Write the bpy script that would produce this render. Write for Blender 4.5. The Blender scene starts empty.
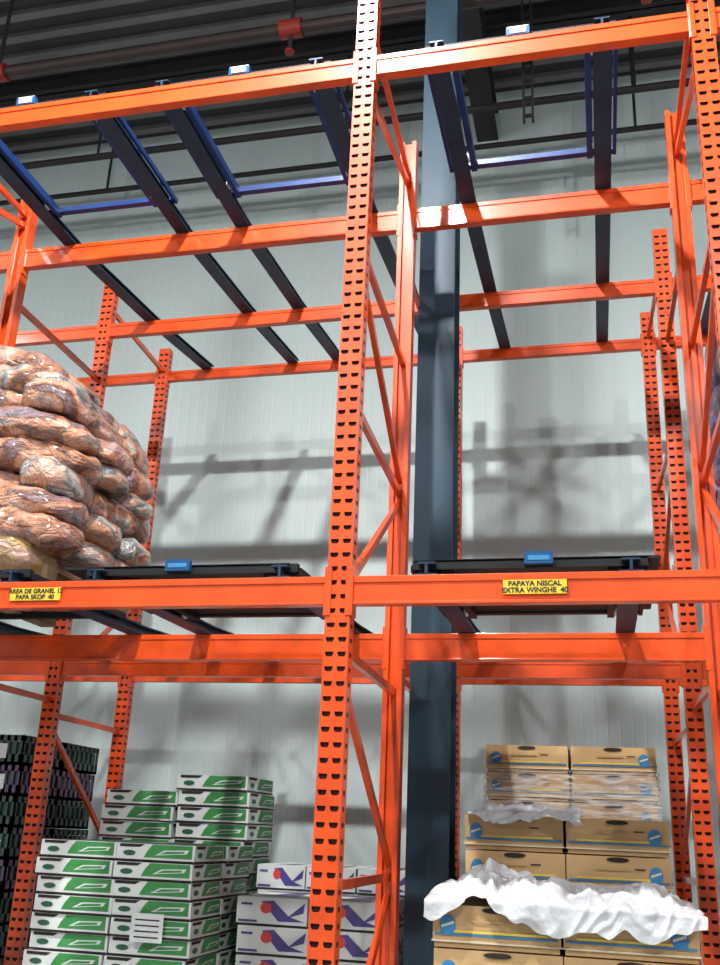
import bpy, math, random
from mathutils import Vector, Matrix, noise
random.seed(7)
H=1.55
S=bpy.context.scene
S.view_settings.view_transform='Standard'
S.view_settings.look='None'
S.view_settings.exposure=0.0

# ---------------- materials
def new_mat(name):
    m=bpy.data.materials.new(name); m.use_nodes=True
    nt=m.node_tree; b=nt.nodes['Principled BSDF']
    return m,nt,b
def pmat(name,col,rough=0.5,metal=0.0,var=0.12,scale=6.0,bump=0.0,bscale=40.0,coat=0.0,spec=0.5):
    m,nt,b=new_mat(name)
    tc=nt.nodes.new('ShaderNodeTexCoord')
    n=nt.nodes.new('ShaderNodeTexNoise'); n.inputs['Scale'].default_value=scale; n.inputs['Detail'].default_value=6
    nt.links.new(tc.outputs['Object'],n.inputs['Vector'])
    r=nt.nodes.new('ShaderNodeValToRGB')
    r.color_ramp.elements[0].position=0.3; r.color_ramp.elements[1].position=0.7
    a=[max(0,c*(1-var)) for c in col]; c2=[min(1,c*(1+var*0.6)) for c in col]
    r.color_ramp.elements[0].color=(*a,1); r.color_ramp.elements[1].color=(*c2,1)
    nt.links.new(n.outputs['Fac'],r.inputs['Fac']); nt.links.new(r.outputs['Color'],b.inputs['Base Color'])
    b.inputs['Roughness'].default_value=rough; b.inputs['Metallic'].default_value=metal
    b.inputs['Specular IOR Level'].default_value=spec
    b.inputs['Coat Weight'].default_value=coat
    b.inputs['Coat Roughness'].default_value=.12
    if bump>0:
        n2=nt.nodes.new('ShaderNodeTexNoise'); n2.inputs['Scale'].default_value=bscale
        nt.links.new(tc.outputs['Object'],n2.inputs['Vector'])
        bp=nt.nodes.new('ShaderNodeBump'); bp.inputs['Strength'].default_value=bump; bp.inputs['Distance'].default_value=0.02
        nt.links.new(n2.outputs['Fac'],bp.inputs['Height']); nt.links.new(bp.outputs['Normal'],b.inputs['Normal'])
    return m
ORANGE=pmat('orange_powder_coat',(0.72,0.072,0.006),0.45,0,0.25,5.0,0.02,60,coat=.8,spec=.3)
SLOTSHADE=pmat('upright_slot_shade',(0.04,0.009,0.005),0.8,0,0.3,5)  # near-black colour stands for shadow inside the upright slots
RAIL=pmat('dark_blue_steel',(0.018,0.04,0.075),0.45,0.1,0.3,5,spec=.3)
CARTBLUE=pmat('cart_blue_paint',(0.010,0.038,0.16),0.4,0.1,0.3,5,spec=.4)
CARTDARK=pmat('cart_black_steel',(0.008,0.010,0.013),0.55,0.0,0.3,5,spec=.25)
TAGBLUE=pmat('tag_blue_plastic',(0.01,0.07,0.2),0.3,0,0.2,5)
STEELW=pmat('bare_galvanised',(0.7,0.72,0.72),0.35,0.3,0.1,10)
TAGGLINT=pmat('tag_glint_white',(0.85,0.9,0.95),0.2,0,0.05,10)  # white colour stands for bright reflections on the upper tags
COLM=pmat('slate_blue_column_paint',(0.03,0.062,0.095),0.5,0.0,0.12,2,spec=.3)
YEL=pmat('yellow_label',(0.75,0.52,0.03),0.5,0,0.08,20)
INK=pmat('black_ink',(0.01,0.01,0.01),0.6)
WOOD=pmat('pallet_wood',(0.22,0.15,0.085),0.8,0,0.3,8,0.2,30)
WHITEC=pmat('white_carton',(0.64,0.68,0.68),0.55,0,0.06,8)
GREEN=pmat('green_print',(0.04,0.23,0.06),0.5,0,0.2,9)
GREEND=pmat('dark_green_print',(0.02,0.10,0.05),0.5,0,0.2,9)
PURP=pmat('purple_print',(0.07,0.05,0.23),0.45,0,0.15,9)
REDP=pmat('red_print',(0.6,0.05,0.05),0.45,0,0.1,9)
CARD=pmat('brown_cardboard',(0.50,0.31,0.14),0.75,0,0.12,5,0.05,80)
CARDL=pmat('cardboard_lid',(0.54,0.35,0.165),0.75,0,0.12,5,0.05,80)
CREAM=pmat('cream_edge',(0.7,0.62,0.45),0.7)
BLUEP=pmat('blue_print',(0.03,0.2,0.42),0.5,0,0.1,9)
YELP=pmat('yellow_print',(0.74,0.55,0.10),0.5,0,0.1,9)
HOLEGAP=pmat('hand_hole_gap_shade',(0.02,0.015,0.012),0.9)  # dark of hand holes, also painted shadow gaps under cartons
CRATED=pmat('dark_crate_plastic',(0.06,0.09,0.095),0.45,0,0.3,5)
CRATEP=pmat('violet_crate_plastic',(0.12,0.07,0.15),0.45,0,0.3,5)
CEILM=pmat('ceiling_deck_dark',(0.045,0.045,0.05),0.7,0.1,0.2,2)
CEILR=pmat('ceiling_rib',(0.18,0.18,0.18),0.6,0.1,0.2,2)
JOIST=pmat('joist_dark_steel',(0.022,0.02,0.022),0.6,0.2,0.2,2)
PIPE=pmat('pipe_dark_grey',(0.03,0.018,0.018),0.5,0,0.2,4)
COUP=pmat('coupling_red',(0.25,0.02,0.012),0.45,0,0.2,4)
FOAM=pmat('white_plastic_sheet',(0.60,0.63,0.67),0.28,0,0.1,10,0.5,18,0.3)
FLOORM=pmat('concrete_floor',(0.38,0.38,0.37),0.45,0,0.15,1.5,0.05,30)
LAMPM=pmat('lamp_aluminium',(0.25,0.25,0.26),0.4,0.6)

def wall_mat():
    m,nt,b=new_mat('ribbed_insulated_panel')
    tc=nt.nodes.new('ShaderNodeTexCoord'); mp=nt.nodes.new('ShaderNodeMapping')
    nt.links.new(tc.outputs['Object'],mp.inputs['Vector'])
    n=nt.nodes.new('ShaderNodeTexNoise'); n.inputs['Scale'].default_value=0.8; n.inputs['Detail'].default_value=4
    nt.links.new(mp.outputs['Vector'],n.inputs['Vector'])
    r=nt.nodes.new('ShaderNodeValToRGB'); r.color_ramp.elements[0].color=(0.52,0.62,0.625,1); r.color_ramp.elements[1].color=(0.58,0.68,0.68,1)
    nt.links.new(n.outputs['Fac'],r.inputs['Fac']); nt.links.new(r.outputs['Color'],b.inputs['Base Color'])
    b.inputs['Roughness'].default_value=0.5
    return m
WALLM=wall_mat()

def sack_mat(name,stops,seed):
    m,nt,b=new_mat(name)
    tc=nt.nodes.new('ShaderNodeTexCoord'); mp=nt.nodes.new('ShaderNodeMapping')
    mp.inputs['Location'].default_value=(seed*3.1,seed,seed*2)
    mp.inputs['Rotation'].default_value=(0,.25,0)
    mp.inputs['Scale'].default_value=(1.2,1.2,2.6)
    nt.links.new(tc.outputs['Object'],mp.inputs['Vector'])
    n=nt.nodes.new('ShaderNodeTexNoise'); n.inputs['Scale'].default_value=2.2; n.inputs['Detail'].default_value=5; n.inputs['Distortion'].default_value=1.0; n.inputs['Roughness'].default_value=.55
    nt.links.new(mp.outputs['Vector'],n.inputs['Vector'])
    r=nt.nodes.new('ShaderNodeValToRGB'); e=r.color_ramp.elements
    e[0].position=stops[0][0]; e[0].color=(*stops[0][1],1); e[1].position=stops[-1][0]; e[1].color=(*stops[-1][1],1)
    for p,c in stops[1:-1]:
        x=e.new(p); x.color=(*c,1)
    nt.links.new(n.outputs['Fac'],r.inputs['Fac'])
    w1=nt.nodes.new('ShaderNodeTexWave'); w1.bands_direction='DIAGONAL'; w1.inputs['Scale'].default_value=26; w1.inputs['Distortion'].default_value=3
    nt.links.new(tc.outputs['Object'],w1.inputs['Vector'])
    mx=nt.nodes.new('ShaderNodeMix'); mx.data_type='RGBA'; mx.blend_type='MULTIPLY'; mx.inputs[0].default_value=.2
    nt.links.new(r.outputs['Color'],mx.inputs[6]); nt.links.new(w1.outputs['Color'],mx.inputs[7])
    nt.links.new(mx.outputs[2],b.inputs['Base Color'])
    v=nt.nodes.new('ShaderNodeTexVoronoi'); v.inputs['Scale'].default_value=15
    nt.links.new(tc.outputs['Object'],v.inputs['Vector'])
    n3=nt.nodes.new('ShaderNodeTexNoise'); n3.inputs['Scale'].default_value=7; n3.inputs['Distortion'].default_value=3; n3.inputs['Detail'].default_value=5
    nt.links.new(mp.outputs['Vector'],n3.inputs['Vector'])
    ad=nt.nodes.new('ShaderNodeMath'); ad.operation='ADD'
    nt.links.new(v.outputs['Distance'],ad.inputs[0]); nt.links.new(n3.outputs['Fac'],ad.inputs[1])
    bp=nt.nodes.new('ShaderNodeBump'); bp.inputs['Strength'].default_value=0.6; bp.inputs['Distance'].default_value=0.03
    nt.links.new(ad.outputs[0],bp.inputs['Height']); nt.links.new(bp.outputs['Normal'],b.inputs['Normal'])
    b.inputs['Roughness'].default_value=0.35; b.inputs['Coat Weight'].default_value=0.8; b.inputs['Coat Roughness'].default_value=0.12
    return m
BR=(.13,.055,.04); SA=(.56,.24,.13); PK=(.60,.37,.29); GT=(.12,.14,.15); LG=(.46,.46,.44); MV=(.30,.18,.21)
SK=[sack_mat('sack_salmon',[(.34,GT),(.41,MV),(.46,BR),(.51,SA),(.58,PK),(.66,GT)],1),
    sack_mat('sack_film',[(.34,SA),(.43,PK),(.48,GT),(.53,LG),(.59,SA),(.66,BR)],2),
    sack_mat('sack_brown',[(.34,LG),(.41,SA),(.47,BR),(.52,SA),(.58,MV),(.64,PK)],3),
    sack_mat('sack_yellow',[(.36,(.4,.22,.04)),(.5,(.5,.32,.1)),(.64,PK)],4)]
SKB=[sack_mat('net_violet',[(.36,(.04,.04,.10)),(.5,(.12,.10,.24)),(.64,(.28,.24,.38))],5)]

def wrap_mat():
    m,nt,b=new_mat('stretch_wrap_film')
    tc=nt.nodes.new('ShaderNodeTexCoord'); mp=nt.nodes.new('ShaderNodeMapping'); mp.inputs['Scale'].default_value=(1,1,9)
    nt.links.new(tc.outputs['Object'],mp.inputs['Vector'])
    n=nt.nodes.new('ShaderNodeTexNoise'); n.inputs['Scale'].default_value=5; n.inputs['Detail'].default_value=4; n.inputs['Distortion'].default_value=1
    nt.links.new(mp.outputs['Vector'],n.inputs['Vector'])
    r=nt.nodes.new('ShaderNodeMapRange'); r.inputs[1].default_value=0.42; r.inputs[2].default_value=0.68; r.inputs[3].default_value=0.08; r.inputs[4].default_value=0.7
    nt.links.new(n.outputs['Fac'],r.inputs[0]); nt.links.new(r.outputs[0],b.inputs['Alpha'])
    b.inputs['Base Color'].default_value=(0.75,0.77,0.8,1); b.inputs['Roughness'].default_value=0.15
    bp=nt.nodes.new('ShaderNodeBump'); bp.inputs['Strength'].default_value=0.5
    nt.links.new(n.outputs['Fac'],bp.inputs['Height']); nt.links.new(bp.outputs['Normal'],b.inputs['Normal'])
    return m
WRAP=wrap_mat()

# ---------------- mesh builder
class MB:
    def __init__(s): s.v=[]; s.f=[]; s.m=[]; s.mats=[]
    def mi(s,mat):
        if mat not in s.mats: s.mats.append(mat)
        return s.mats.index(mat)
    def add(s,vs,fs,mat):
        o=len(s.v); s.v+= [tuple(p) for p in vs]; k=s.mi(mat)
        for f in fs: s.f.append([i+o for i in f]); s.m.append(k)
    def box(s,x0,x1,y0,y1,z0,z1,mat):
        vs=[(x0,y0,z0),(x1,y0,z0),(x1,y1,z0),(x0,y1,z0),(x0,y0,z1),(x1,y0,z1),(x1,y1,z1),(x0,y1,z1)]
        s.add(vs,[(0,3,2,1),(4,5,6,7),(0,1,5,4),(1,2,6,5),(2,3,7,6),(3,0,4,7)],mat)
    def bar(s,p0,p1,w,h,mat,off=(0,0),up=(0,0,1)):
        p0=Vector(p0);p1=Vector(p1);d=(p1-p0).normalized();up=Vector(up)
        if abs(d.dot(up))>0.98: up=Vector((0,1,0))
        a=d.cross(up).normalized(); b=a.cross(d).normalized()
        vs=[]
        for p in (p0,p1):
            for (i,j) in ((-1,-1),(1,-1),(1,1),(-1,1)):
                vs.append(p+a*(i*w/2+off[0])+b*(j*h/2+off[1]))
        s.add(vs,[(0,3,2,1),(4,5,6,7),(0,1,5,4),(1,2,6,5),(2,3,7,6),(3,0,4,7)],mat)
    def cyl(s,p0,p1,r,mat,n=12,r1=None):
        r1=r if r1 is None else r1
        p0=Vector(p0);p1=Vector(p1);d=(p1-p0).normalized()
        up=Vector((0,0,1)) if abs(d.z)<0.9 else Vector((1,0,0))
        a=d.cross(up).normalized(); b=a.cross(d)
        vs=[p0+(a*math.cos(t)+b*math.sin(t))*r for t in [2*math.pi*i/n for i in range(n)]]
        vs+=[p1+(a*math.cos(t)+b*math.sin(t))*r1 for t in [2*math.pi*i/n for i in range(n)]]
        fs=[(i,(i+1)%n,n+(i+1)%n,n+i) for i in range(n)]+[tuple(range(n))[::-1],tuple(range(n,2*n))]
        s.add(vs,fs,mat)
    def punched(s,o,u,w,z0,z1,pitch,ncol,hw,hh,mat):
        o=Vector(o);u=Vector(u)
        n=int((z1-z0)/pitch); cw=w/ncol
        for c in range(ncol):
            for k in range(n):
                a0=c*cw;a1=a0+cw;b0=z0+k*pitch;b1=b0+pitch if k<n-1 else z1
                cx=(a0+a1)/2; cz=(b0+b0+pitch)/2
                P=lambda a,b:(o+u*a)+Vector((0,0,b))
                out=[P(a0,b0),P(a1,b0),P(a1,b1),P(a0,b1)]
                inn=[P(cx-hw*.34,cz-hh/2),P(cx+hw*.34,cz-hh/2),P(cx+hw/2,cz+hh*.0),P(cx+hw/2,cz+hh/2),P(cx-hw/2,cz+hh/2),P(cx-hw/2,cz+hh*.0)]
                s.add(out+inn,[(0,1,5,4),(1,2,7,6,5),(2,3,8,7),(3,0,4,9,8)],mat)
    def make(s,name,parent=None,smooth=False,bevel=0):
        me=bpy.data.meshes.new(name); me.from_pydata(s.v,[],s.f)
        for m in s.mats: me.materials.append(m)
        for p,k in zip(me.polygons,s.m): p.material_index=k; p.use_smooth=smooth
        me.update()
        ob=bpy.data.objects.new(name,me); S.collection.objects.link(ob)
        if parent: ob.parent=parent
        if bevel:
            b=ob.modifiers.new('bevel','BEVEL'); b.width=bevel; b.segments=2; b.limit_method='ANGLE'
        return ob
def empty(name):
    e=bpy.data.objects.new(name,None); S.collection.objects.link(e); return e

# ---------------- rack
rack=empty('pallet_rack')
YP=[4.0,5.42,6.7,7.97]
XL=[-3.98,-3.98,-3.99,-4.04]; XC=[-1.075,-1.11,-1.13,-1.147]; XR=[0.62,0.61,0.59,0.54]
XLL=[-6.9]*4; XRR=[2.32]*4
UW=0.108; UD=0.085
up=MB()
def upright(x,y,z1,flip=False):
    z0=0.0
    x0=x-UW/2;x1=x+UW/2
    ya,yb=(y,y+UD) if not flip else (y-UD/2,y+UD/2)
    up.box(x0-.03,x1+.03,ya-.03,yb+.03,0,.012,ORANGE)
    if not flip:
        up.punched((x0,ya,0),(1,0,0),UW,z0,z1,.062,2,.036,.021,ORANGE)
        up.add([(x0,yb,z0),(x1,yb,z0),(x1,yb,z1),(x0,yb,z1)],[(0,1,2,3)],ORANGE)
        up.add([(x0+.003,ya+.012,z0),(x1-.003,ya+.012,z0),(x1-.003,ya+.012,z1),(x0+.003,ya+.012,z1)],[(0,1,2,3)],SLOTSHADE)  # dark plate behind the slots, painted shade
        up.box(x0+.003,x1-.003,yb-.004,yb-.002,z0,z1,SLOTSHADE)
    else:
        w=.012
        up.box(x0,x0+w,ya,yb,z0,z1,ORANGE); up.box(x1-w,x1,ya,yb,z0,z1,ORANGE)
        up.add([(x0,yb,z0),(x1,yb,z0),(x1,yb,z1),(x0,yb,z1)],[(0,1,2,3)],ORANGE)
        up.add([(x0+w,ya+.03,z0),(x1-w,ya+.03,z0),(x1-w,ya+.03,z1),(x0+w,ya+.03,z1)],[(0,1,2,3)],ORANGE)
        up.box(x0,x0+.028,ya-.003,ya,z0,z1,ORANGE); up.box(x1-.028,x1,ya-.003,ya,z0,z1,ORANGE)
        return
    up.punched((x0,yb,0),(0,-1,0),UD,z0,z1,.062,1,.034,.02,ORANGE)
    up.punched((x1,ya,0),(0,1,0),UD,z0,z1,.062,1,.034,.02,ORANGE)
    up.box(x0+.004,x0+.006,ya+.013,yb-.005,z0,z1,SLOTSHADE); up.box(x1-.006,x1-.004,ya+.013,yb-.005,z0,z1,SLOTSHADE)
TOP=4.44+H
for X in (XLL,XL,XC,XR,XRR):
    upright(X[0],YP[0],7.7)
    upright(X[1],YP[1],TOP,True)
    upright(X[2],YP[2],TOP)
    upright(X[3],YP[3],TOP)
up.make('uprights',rack)
br=MB()
def brace(X,a,b,za,zb):
    ya=YP[a]+UD; yb=YP[b]-.02
    br.bar((X[a],ya-.01,za+H),(X[b],yb+.01,zb+H),.028,.04,ORANGE)
for X in (XLL,XL,XC,XR,XRR):
    for (a,b) in ((0,1),(2,3)):
        for z in (-1.3,-.2,.75,1.92,2.78,4.2): brace(X,a,b,z,z)
        brace(X,a,b,-1.2,-.3); brace(X,a,b,.66,-.13); brace(X,a,b,1.0,1.86); brace(X,a,b,2.7,2.0)
        if a==0: brace(X,a,b,3.75,4.12)
    for z in (.85,3.5): br.bar((X[1],YP[1]+.04,z+H),(X[2],YP[2],z+H),.03,.04,ORANGE)
br.make('frame_braces',rack)
bm=MB()
ZU=[3.83,3.825,3.955,4.14]; ZL=[.99,1.0,1.095,1.23]
HB=[.125,.15,.12,.1]
def beam(xa,xb,y,zc,h,dep=.05):
    x0=xa+UW/2+.002;x1=xb-UW/2-.002
    bm.box(x0,x1,y+.012,y+.012+dep,zc-h/2,zc+h/2,ORANGE)
    bm.box(x0,x1,y+.006,y+.012,zc+h/2-.03,zc+h/2,ORANGE)
    bm.box(x0,x1,y+.006,y+.012,zc-h/2,zc-h/2+.012,ORANGE)
    for xs in (x0,x1-.008):
        bm.box(xs,xs+.008,y-.004,y+.075,zc-h/2-.05,zc+h/2+.04,ORANGE)
    bm.box(xa+UW/2-.022,xa+UW/2+.004,y-.006,y-.001,zc-h/2-.05,zc+h/2+.04,ORANGE)
    bm.box(xb-UW/2-.004,xb-UW/2+.022,y-.006,y-.001,zc-h/2-.05,zc+h/2+.04,ORANGE)
for (A,B) in ((XLL,XL),(XL,XC),(XC,XR),(XR,XRR)):
    for i in range(4):
        beam(A[i],B[i],YP[i] if i!=1 else YP[i]-UD/2,ZU[i]+H,HB[i])
        beam(A[i],B[i],YP[i] if i!=1 else YP[i]-UD/2,ZL[i]+H,HB[i])
bm.make('cross_beams',rack,bevel=.002)
rl=MB()
RX=[(-3.57,-2.70),(-2.26,-1.36),(-.70,.15),(-6.45,-5.5),(1.0,1.9)]
def ztop(Z,i): return Z[i]+HB[i]/2+H
for pr in RX:
    for x in pr:
        for Z in (ZU,ZL):
            for i in range(3):
                p0=(x,YP[i]+.03,ztop(Z,i)+.002); p1=(x,YP[i+1]+.03+(.06 if i==2 else 0),ztop(Z,i+1)+.002)
                rl.bar(p0,p1,.10,.008,RAIL,(0,.006)); rl.bar(p0,p1,.012,.05,RAIL,(0,.03)); rl.bar(p0,p1,.075,.008,RAIL,(0,.057))
rl.make('lane_rails',rack)
ct=MB()
def cart(pr,Z,y0,y1,main,dx=0.0):
    s=(Z[1]-Z[0]+ (HB[1]-HB[0])/2)/(YP[1]-YP[0])
    z0=ztop(Z,0)+.05+s*(y0-YP[0]); z1=z0+s*(y1-y0)
    xa,xb=pr
    for x,sg in ((xa,1),(xb,-1)):
        ct.bar((x+sg*.075,y0,z0),(x+sg*.075,y1,z1),.035,.05,main)
        ct.bar((x-sg*.07,y0,z0+.0),(x-sg*.07,y1,z1+.0),.02,.03,main)
        for t in (.12,.88):
            y=y0+(y1-y0)*t; z=z0+(z1-z0)*t
            ct.cyl((x+sg*.04,y,z-.01),(x+sg*.06,y,z-.01),.028,STEELW,12)
    for t in (.98,):
        y=y0+(y1-y0)*t; z=z0+(z1-z0)*t
        ct.bar((xa-.06,y,z+.01),(xb+.06,y,z+.01),.045,.035,main)
    ct.box(xa-.07,xb+.07,y0-.02,y0+.01,z0-.01,z0+.03,CARTDARK)
    xm=(xa+xb)/2+dx
    ct.box(xm-.06,xm+.06,y0-.05,y0-.02,z0+.0,z0+.05,TAGBLUE)
    ct.box(xm-.045,xm+.045,y0-.052,y0-.05,z0+.015,z0+.035,BLUEP)
    ct.box(xm-.055,xm+.055,y0-.05,y0-.02,z0+.05,z0+.054,TAGBLUE if Z is ZL else STEELW)  # upper tags get a pale top, strong light put into the colour
    if Z is ZU: ct.box(xm-.04,xm+.04,y0-.055,y0-.051,z0+.008,z0+.045,TAGGLINT)  # painted glint, upper tags only
for i,pr in enumerate(RX):
    cart(pr,ZU,4.10,5.1,CARTBLUE,0)
    cart(pr,ZL,4.10,5.1,CARTDARK,-.05 if i==1 else .05)
ct.make('pushback_carts',rack)
tr=MB()
for (xa,xb) in ((-2.45,-1.33),(-.76,.27)):
    z=ztop(ZL,0)+.085
    tr.box(xa,xb,4.08,5.05,z-.012,z,CARTDARK)
tr.make('cart_trays',rack)
def label(xc,txt1,txt2,n):
    lb=MB(); z=ZL[0]+H; y=YP[0]+.003
    lb.box(xc-.13,xc+.13,y-.001,y+.003,z-.028,z+.032,YEL); 
    lb.make('label_plate_%d'%n,rack)
    for k,t in enumerate((txt1,txt2)):
        c=bpy.data.curves.new('label_text','FONT'); c.body=t; c.size=.030; c.align_x='CENTER'; c.extrude=.0005; c.offset=.001
        o=bpy.data.objects.new('label_text_%d_%d'%(n,k),c); S.collection.objects.link(o)
        o.rotation_euler=(math.pi/2,0,0); o.location=(xc,y-.002,z+.006-k*.028); o.data.materials.append(INK); o.parent=rack
label(-.24,'PAPAYA NISCAL','EXTRA WINGHE  40',1)
label(-2.535,'AREA DE GRANEL 12','PAPA SKOP  40',2)

# ---------------- blue column (H section)
cm=MB()
cx=-.99;cy=6.05
cm.box(cx-.125,cx+.125,cy-.13,cy-.115,0,9.72,COLM)
cm.box(cx-.125,cx+.125,cy+.115,cy+.13,0,9.72,COLM)
cm.box(cx-.008,cx+.008,cy-.115,cy+.115,0,9.72,COLM)
cm.box(cx-.2,cx+.2,cy-.2,cy+.2,0,.02,COLM)
cm.make('steel_column')

# ---------------- room
w=MB()
YW=9.3; pitch=.11; x=-14.0
prof=[]
while x<9.0:
    prof+=[(x,YW),(x+.085,YW),(x+.0925,YW+.0015),(x+.1,YW+.0015)]; x+=pitch
vs=[];fs=[]
for (a,b) in prof: vs+=[(a,b,0),(a,b,9.78)]
for i in range(len(prof)-1): fs.append((2*i,2*i+2,2*i+3,2*i+1))
w.add(vs,fs,WALLM); w.box(-14,9,YW+.02,YW+.2,0,9.78,WALLM)
w.make('wall_back')
w=MB(); w.box(-14.2,-14,-8,YW+.2,0,9.78,WALLM); w.make('wall_left')
w=MB(); w.box(9,9.2,-8,YW+.2,0,9.78,WALLM); w.make('wall_right')
w=MB(); w.box(-14.2,9.2,-8,YW+.2,-.2,0,FLOORM); w.make('floor')
w=MB(); w.box(-14.2,9.2,-8,YW+.2,9.78,9.9,CEILM)
y=-8
while y<YW:
    w.box(-14,9,y,y+.09,9.72,9.78,CEILR); y+=.28
w.make('ceiling')
w=MB()
for y in (0.8,2.6,4.4,6.2,8.0):
    w.box(-14,9,y,y+.14,9.50,9.52,JOIST); w.box(-14,9,y,y+.14,9.7,9.72,JOIST); w.box(-14,9,y+.06,y+.08,9.5,9.72,JOIST)
for x in (-7.5,-.99,5.5):
    w.box(x-.12,x+.12,-8,YW,9.1,9.12,JOIST); w.box(x-.12,x+.12,-8,YW,9.48,9.5,JOIST); w.box(x-.01,x+.01,-8,YW,9.12,9.48,JOIST)
w.make('roof_joists')
w=MB()
w.cyl((-13.9,6.5,8.3),(8.9,6.5,8.3),.055,PIPE,16)
w.cyl((-13.9,8.4,8.8),(8.9,8.4,8.8),.04,JOIST,16)
w.cyl((-13.9,8.7,8.55),(8.9,8.7,8.55),.03,JOIST,16)
for x in (-11,-8.4,-5.4,-2.44,.6,3.6,6.6):
    w.cyl((x-.1,6.5,8.3),(x+.1,6.5,8.3),.085,COUP,16); w.cyl((x,6.5,8.3),(x,6.5,9.78),.02,JOIST)
    w.cyl((x,6.5,8.3),(x,6.5,8.05),.02,PIPE); w.cyl((x,6.5,8.05),(x,6.5,8.03),.045,COUP)
    w.cyl((x,8.4,8.8),(x,8.4,9.78),.015,JOIST); w.cyl((x,8.7,8.55),(x,8.7,9.78),.015,JOIST)
w.make('sprinkler_pipes')
w=MB()
hx=-.42;hy=7.4
w.box(hx-.05,hx-.03,hy,hy+.06,7.75,9.72,JOIST); w.box(hx+.03,hx+.05,hy,hy+.06,7.75,9.72,JOIST)
z=7.8
while z<9.7: w.box(hx-.05,hx+.05,hy+.02,hy+.04,z,z+.03,JOIST); z+=.2
w.make('ceiling_hanger_bracket')

# ---------------- cargo helpers
def pallet(name,x0,x1,y0,y1,z0,parent=None):
    p=MB()
    n=6; wd=.1
    for i in range(n):
        x=x0+(x1-x0-wd)*i/(n-1); p.box(x,x+wd,y0,y1,z0+.12,z0+.14,WOOD)
    for y in (y0,(y0+y1)/2-.05,y1-.1):
        p.box(x0,x1,y,y+.1,z0+.10,z0+.12,WOOD)
        for x in (x0,(x0+x1)/2-.05,x1-.1): p.box(x,x+.1,y,y+.1,z0+.02,z0+.10,WOOD)
    for x in (x0,(x0+x1)/2-.05,x1-.1): p.box(x,x+.1,y0,y1,z0,z0+.02,WOOD)
    return p.make(name,parent)
def decal(mb,side,b,pts,mat,o=.002):
    x0,x1,y0,y1,z0,z1=b; vs=[]
    for u,v in pts:
        z=z0+(z1-z0)*v
        if side=='f': vs.append((x0+(x1-x0)*u,y0-o,z))
        elif side=='r': vs.append((x1+o,y0+(y1-y0)*u,z))
        else: vs.append((x0-o,y1-(y1-y0)*u,z))
    mb.add(vs,[tuple(range(len(vs)))],mat)
def ell(cx,cy,rx,ry,n=18): return [(cx+rx*math.cos(2*math.pi*i/n),cy+ry*math.sin(2*math.pi*i/n)) for i in range(n)]
def jit(b,j=.008):
    dx=random.uniform(-j,j);dy=random.uniform(-j,j)
    return (b[0]+.005+dx,b[1]-.005+dx,b[2]+.005+dy,b[3]-.005+dy,b[4]+.001,b[5]-.005)
def green_carton(mb,b):
    b=jit(b,.014); mb.box(*b,WHITEC)
    for s in 'frl':
        decal(mb,s,b,[(.04,.80),(.30,.80),(.36,.97),(.04,.97)],HOLEGAP,.003)
        decal(mb,s,b,[(.36,.22),(.97,.22),(.97,.97),(.46,.97),(.40,.6)],GREEN)
        decal(mb,s,b,[(.5,.35),(.9,.5),(.93,.72),(.62,.66)],WHITEC,.003)
        decal(mb,s,b,[(.56,.42),(.86,.53),(.88,.64),(.64,.6)],GREEN,.004)
        decal(mb,s,b,ell(.17,.45,.08,.16),GREEND,.003)
        decal(mb,s,b,[(.0,.0),(1,.0),(1,.09),(.0,.09)],HOLEGAP,.003)  # shadow gap below the carton painted as a dark strip
    x0,x1,y0,y1,z0,z1=b
    mb.add([(x0+.03,y0+.03,z1+.001),(x1-.03,y0+.03,z1+.001),(x1-.03,y1-.03,z1+.001),(x0+.03,y1-.03,z1+.001)],[(0,1,2,3)],GREEND)
def purple_carton(mb,b):
    b=jit(b); mb.box(*b,WHITEC)
    for s in 'frl':
        decal(mb,s,b,[(.35,.85),(.52,.9),(.75,.35),(.97,.18),(.6,.16),(.48,.5)],PURP)
        decal(mb,s,b,[(.72,.3),(.95,.5),(.97,.86),(.85,.6)],PURP,.003)
        decal(mb,s,b,ell(.42,.62,.08,.2),REDP,.004)
        decal(mb,s,b,[(.03,.1),(.3,.1),(.3,.18),(.03,.18)],PURP,.003)
        decal(mb,s,b,[(.06,.7),(.22,.7),(.22,.78),(.06,.78)],PURP,.003)
        decal(mb,s,b,[(.0,.0),(1,.0),(1,.05),(.0,.05)],HOLEGAP,.003)  # dark base strip is painted shade between stacked cartons
    x0,x1,y0,y1,z0,z1=b
    mb.add([(x0+.1,y0+.1,z1+.001),(x1-.1,y0+.1,z1+.001),(x1-.15,y1-.1,z1+.001),(x0+.2,y1-.1,z1+.001)],[(0,1,2,3)],PURP)
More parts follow.
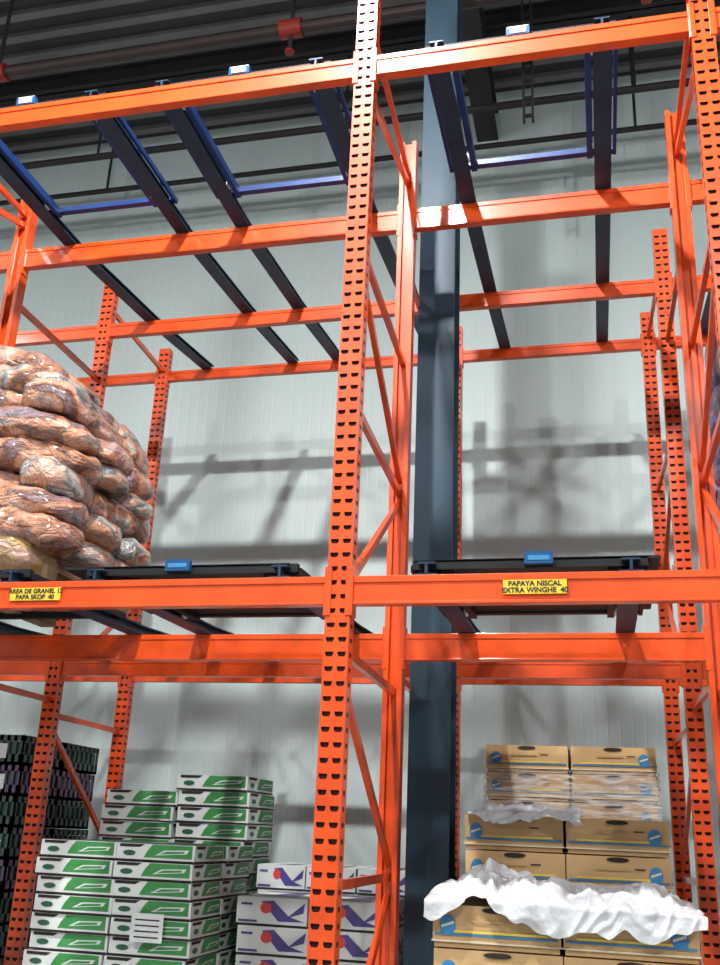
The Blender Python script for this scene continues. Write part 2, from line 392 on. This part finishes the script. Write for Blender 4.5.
def banana_carton(mb,b):
    b=jit(b,.006); x0,x1,y0,y1,z0,z1=b; h=z1-z0
    mb.box(x0+.006,x1-.006,y0+.006,y1-.006,z0,z0+h*.2,CARD)
    L=(x0,x1,y0,y1,z0+h*.13,z1); mb.box(*L,CARDL)
    e=.004
    mb.box(x0-e,x1+e,y0-e,y1+e,z0+h*.13,z0+h*.17,CREAM)
    lft=(x0<-.4)
    cx=.12 if lft else .86
    for s in 'frl':
        decal(mb,s,L,[(.02,.18),(.98,.18),(.98,.24),(.02,.24)],BLUEP,.005)
        decal(mb,s,L,[(.1,.26),(.9,.26),(.9,.33),(.1,.33)],YELP,.005)
        decal(mb,s,L,ell(cx,.45,.065,.27),BLUEP,.0065)
        decal(mb,s,L,[(cx-.05,.38),(cx+.05,.5),(cx+.05,.57),(cx-.05,.45)],CREAM,.007)
        decal(mb,s,L,ell(.5,.9,.11,.08),HOLEGAP,.006)
        decal(mb,s,L,[(.30,.55),(.62,.55),(.62,.62),(.30,.62)],CARD,.006)
        decal(mb,s,L,[(.66,.6),(.76,.6),(.76,.64),(.66,.64)],INK,.006)
def stack(mb,fn,x0,x1,nx,y0,y1,ny,z0,z1,nz):
    for i in range(nx):
        for j in range(ny):
            for k in range(nz):
                fn(mb,(x0+(x1-x0)*i/nx,x0+(x1-x0)*(i+1)/nx,y0+(y1-y0)*j/ny,y0+(y1-y0)*(j+1)/ny,z0+(z1-z0)*k/nz,z0+(z1-z0)*(k+1)/nz))
e=empty('green_carton_stack')
g=MB(); stack(g,green_carton,-3.08,-2.14,2,5.3,6.2,2,.14,H-.09,14)
lb=(-2.58,-2.12,5.28,5.8,H-.58,H-.44); decal(g,'f',lb,[(.25,0),(.65,0),(.65,1),(.25,1)],WHITEC,.01)
for q in range(4): decal(g,'f',lb,[(.3,.15+q*.2),(.6,.15+q*.2),(.6,.2+q*.2),(.3,.2+q*.2)],INK,.011)
g.make('cartons',e); pallet('pallet',-3.1,-2.1,5.28,6.22,0,e)
e=empty('green_carton_stack')
g=MB(); stack(g,green_carton,-3.32,-2.79,1,6.45,7.0,1,.14,H+.23,16); stack(g,green_carton,-2.79,-2.28,1,6.45,7.0,1,.14,H+.34,17)
g.make('cartons',e); pallet('pallet',-3.32,-2.28,6.43,7.02,0,e)
e=empty('fruit_carton_stack')
g=MB(); stack(g,purple_carton,-2.05,-1.2,2,5.75,6.45,1,.14,H-.35,7); stack(g,purple_carton,-2.2,-1.2,3,6.5,7.2,1,.14,H-.20,8)
g.make('cartons',e); pallet('pallet',-2.03,-1.2,5.75,7.2,0,e)
e=empty('banana_carton_stack')
g=MB()
stack(g,banana_carton,-.70,.35,2,4.35,5.2,2,.14,H-.25,7)
stack(g,banana_carton,-.69,.31,2,5.25,6.2,2,.14,H+.127,9)
stack(g,banana_carton,-.70,.32,2,6.35,7.3,2,.14,H+.57,12)
g.make('cartons',e); pallet('pallet_1',-.72,.37,4.33,6.2,0,e); pallet('pallet_2',-.72,.35,6.33,7.32,0,e)
wr=MB(); a=(-.714,.334,6.336,7.314)
ring=[(a[0],a[2]),(a[1],a[2]),(a[1],a[3]),(a[0],a[3])]
zz0=H-.2; zz1=H+.42
for i in range(4):
    p=ring[i];q=ring[(i+1)%4]; wr.add([(p[0],p[1],zz0),(q[0],q[1],zz0),(q[0],q[1],zz1),(p[0],p[1],zz1)],[(0,1,2,3)],WRAP)
wr.make('stretch_wrap',e)
def sheet(name,x0,x1,y0,y1,ztop_,amp,front,nx=200,ny=120,seed=0,left_lift=0):
    m=MB(); vs=[]
    N=lambda a,b,c:noise.noise(Vector((a,b,c)))
    for j in range(ny+1):
        for i in range(nx+1):
            u=i/nx;v=j/ny
            x=x0+(x1-x0)*u; 
            edge=front*(0.5+1.1*N(u*3+seed,1.3,seed)+.5*N(u*8,2,seed)+.2*N(u*20,2,seed))
            t=v*( (y1-y0)+edge)-edge
            wx=x+.16*N(x*3,v*3,seed+11); wy=v+.2*N(x*3,v*3,seed+17)
            bl=lambda q: math.sqrt(q*q+.0015)
            rg=lambda q: max(0,1-2.2*abs(q))
            r1=bl(2*N(wx*3.2+seed,wy*2.4,seed)); r2=bl(2*N(wx*9,wy*6,seed+4)); r3=bl(2*N(wx*22,wy*15,seed+9))
            f1=rg(N(wx*5+wy*3,wy*2,seed+21)); f2=rg(N(wx*11-wy*5,wy*5,seed+31))
            bump=amp*(.05+.45*r1+.36*r2+.2*r3+.30*f1**2+.25*f2**2+.45*N(x*1.6+seed,v*1.5,seed+1))
            bump*=min(1,(6*min(u,1-u))**.6+.12)
            bump+=left_lift*math.exp(-((u-.18)/.16)**2)*(.5+.6*r1)
            bump=max(.004,bump)
            if t<0: y=y0-.010-bump*.2-.012*f1-.01*f2; z=ztop_+t+bump*.2
            else:
                k=min(1,.3+t/.15)
                y=y0+t-(.010+bump*.2+.012*f1+.01*f2)*(1-min(1,t/.08)); z=ztop_+.004+bump*k
            x+= .03*N(u*5,v*6,seed+2)
            vs.append((x,y,z))
    fs=[(j*(nx+1)+i,j*(nx+1)+i+1,(j+1)*(nx+1)+i+1,(j+1)*(nx+1)+i) for j in range(ny) for i in range(nx)]
    m.add(vs,fs,FOAM); return m.make(name,None,True)
sheet('plastic_sheet',-.73,.37,4.33,5.18,H-.25,.075,.12,seed=3,left_lift=.06)
sheet('plastic_sheet',-.66,-.1,5.24,5.6,H+.127,.045,.06,80,60,seed=8)

def crate(mb,b,mat):
    b=jit(b); x0,x1,y0,y1,z0,z1=b; t=.012
    mb.box(x0,x1,y0,y1,z0,z0+.02,mat)
    for (a,c,d,f) in ((x0,x1,y0,y0+t),(x0,x1,y1-t,y1),(x0,x0+t,y0,y1),(x1-t,x1,y0,y1)):
        h=(z1-z0)
        mb.box(a,c,d,f,z0,z0+h*.35,mat); mb.box(a,c,d,f,z0+h*.8,z1,mat)
    nn=7
    for q in range(nn+1):
        xx=x0+(x1-x0-.03)*q/nn; mb.box(xx,xx+.03,y0,y0+t,z0,z1,mat)
        yy=y0+(y1-y0-.03)*q/nn; mb.box(x1-t,x1,yy,yy+.03,z0,z1,mat)
    mb.box(x0+.02,x1-.02,y0+.02,y1-.02,z0+.02,z1-.05,GREEND)
    decal(mb,'f',b,[(.3,.2),(.7,.2),(.7,.7),(.3,.7)],WHITEC if random.random()<.35 else mat,.003)
e=empty('plastic_crate_stack')
g=MB()
for i in range(3):
    for j in range(2):
        for k in range(9):
            h=.226; crate(g,(-5.7+i*.46,-5.24+i*.46,7.0+j*.6,7.6+j*.6,.14+k*h,.14+(k+1)*h),CRATED if (i+k)%3 else CRATEP)
g.make('crates',e); pallet('pallet',-5.7,-4.3,7.0,8.2,0,e)

# ---------------- sack piles
def sack(mb,c,ax,L,W,T,mat,seed,droop=0):
    nu,nv=36,20; vs=[];fs=[]
    ax=Vector(ax).normalized(); side=Vector((0,0,1)).cross(ax).normalized(); upv=Vector((0,0,1))
    sp=lambda v,p: math.copysign(abs(v)**p,v)
    for i in range(nu+1):
        ph=-math.pi/2+math.pi*i/nu
        for j in range(nv):
            th=2*math.pi*j/nv
            a=sp(math.sin(ph),.8)*L/2
            r=abs(math.cos(ph))**.5 if 0<i<nu else 0
            pin=1-.2*abs(a/(L/2))**4
            b=r*sp(math.cos(th),.7)*W/2*pin; d=r*sp(math.sin(th),.75)*T/2*pin
            p=ax*a+side*b+upv*(d-droop*abs(a/(L/2))**2.2)
            nn=noise.noise(Vector((p.x*5+seed,p.y*5,p.z*5+seed*2)))*.03+noise.noise(Vector((p.x*12+seed,p.y*12,p.z*12)))*.022+noise.noise(Vector((p.x*26+seed,p.y*26,p.z*26)))*.010
            q=Vector(c)+p+ (side*math.cos(th)+upv*math.sin(th))*nn*(r>0)
            vs.append(q)
    for i in range(nu):
        for j in range(nv):
            fs.append((i*nv+j,i*nv+(j+1)%nv,(i+1)*nv+(j+1)%nv,(i+1)*nv+j))
    mb.add(vs,fs,mat)
def pile(name,x0,x1,y0,y1,z0,layers,T,mats):
    e=empty(name); g=MB()
    for k in range(layers):
        z=z0+T*(k+.5)
        prof=[-.08,.0,.02,.03,.03,.02,-.0,-.08,-.25][min(8,int(k*9/layers))]
        xr=x1+prof
        ny=3
        cuts=[x0,x0+(xr-x0)*(.42 if k%2 else .3),xr] if k%3 else [x0,x0+(xr-x0)*.28,x0+(xr-x0)*.78,xr]
        for j in range(ny):
            yy=y0+(y1-y0)*(j+.5)/ny
            if k>=layers-1 and j==ny-1: continue
            for i in range(len(cuts)-1):
                L=(cuts[i+1]-cuts[i])*1.2
                xx=(cuts[i]+cuts[i+1])/2+random.uniform(-.03,.03)
                mt=mats[3%len(mats)] if (k==0 and j==0) else random.choice(mats[:3])
                sack(g,(xx,yy+random.uniform(-.03,.03),z+random.uniform(-.012,.012)),(1,random.uniform(-.1,.1),random.uniform(-.16,-.02)),L,(y1-y0)/ny*1.4,T*1.5,mt,random.random()*50,.02)
    g.make('sacks',e,True)
    return e
zc=ztop(ZL,0)+.085
e=pile('produce_sack_pile',-4.0,-2.76,4.4,5.45,zc+.11,9,.147,SK)
pallet('pallet',-3.85,-2.8,4.5,5.45,zc,e)
e=pile('netted_sack_pile',.80,2.0,5.5,6.5,zc+.13,11,.165,SKB)
pallet('pallet',.8,2.0,5.5,6.5,zc+.03,e)

# ---------------- lamps
def highbay(x,y,z,power,soft=.1):
    e=empty('high_bay_lamp'); g=MB(); n=32; R=.28
    prof=[(.10,.36),(.18,.26),(.25,.12),(R,0)]
    vs=[];fs=[]
    for (r,h) in prof:
        for i in range(n):
            t=2*math.pi*i/n; vs.append((x+r*math.cos(t),y+r*math.sin(t),z+h))
    for k in range(len(prof)-1):
        for i in range(n): fs.append((k*n+i,k*n+(i+1)%n,(k+1)*n+(i+1)%n,(k+1)*n+i))
    fs.append(tuple(range(n)))
    g.add(vs,fs,LAMPM); g.cyl((x,y,z+.34),(x,y,z+.6),.09,LAMPM,16); g.cyl((x,y,z+.6),(x,y,9.79),.01,JOIST,8)
    g.make('reflector',e)
    l=bpy.data.lights.new('bulb','POINT'); l.energy=power; l.shadow_soft_size=soft; l.color=(1.0,.99,.96)
    o=bpy.data.objects.new('bulb',l); o.location=(x,y,z+.06); S.collection.objects.link(o); o.parent=e
Z=6.35+H
highbay(-1.45,1.75,Z,2300,.13)
highbay(-8.2,1.75,Z,1000,.14)
highbay(5.1,1.75,Z,1000,.14)
highbay(-4.2,-3.2,Z,1500,.22)  # added fill behind the camera, brightens lower wall and fronts
highbay(2.4,-3.2,Z,1500,.22)  # second added fill lamp of the unseen rear row

wd=bpy.data.worlds.new('warehouse_ambient'); S.world=wd; wd.use_nodes=True
bg=wd.node_tree.nodes['Background']; bg.inputs[0].default_value=(.82,.93,1,1); bg.inputs[1].default_value=.3

# ---------------- camera
Yv=Vector((245,-363,-981)).normalized()
Zv=Vector((120,2732,-981)).normalized()
Xv=Yv.cross(Zv).normalized(); Zv=Xv.cross(Yv).normalized()
cam=bpy.data.cameras.new('camera'); co=bpy.data.objects.new('camera',cam); S.collection.objects.link(co)
M=Matrix((Xv,Yv,Zv)).to_4x4(); M.translation=Vector((0,0,H)); co.matrix_world=M
cam.sensor_fit='VERTICAL'; cam.sensor_height=24; cam.lens=24*981/965; cam.clip_end=200
S.camera=co
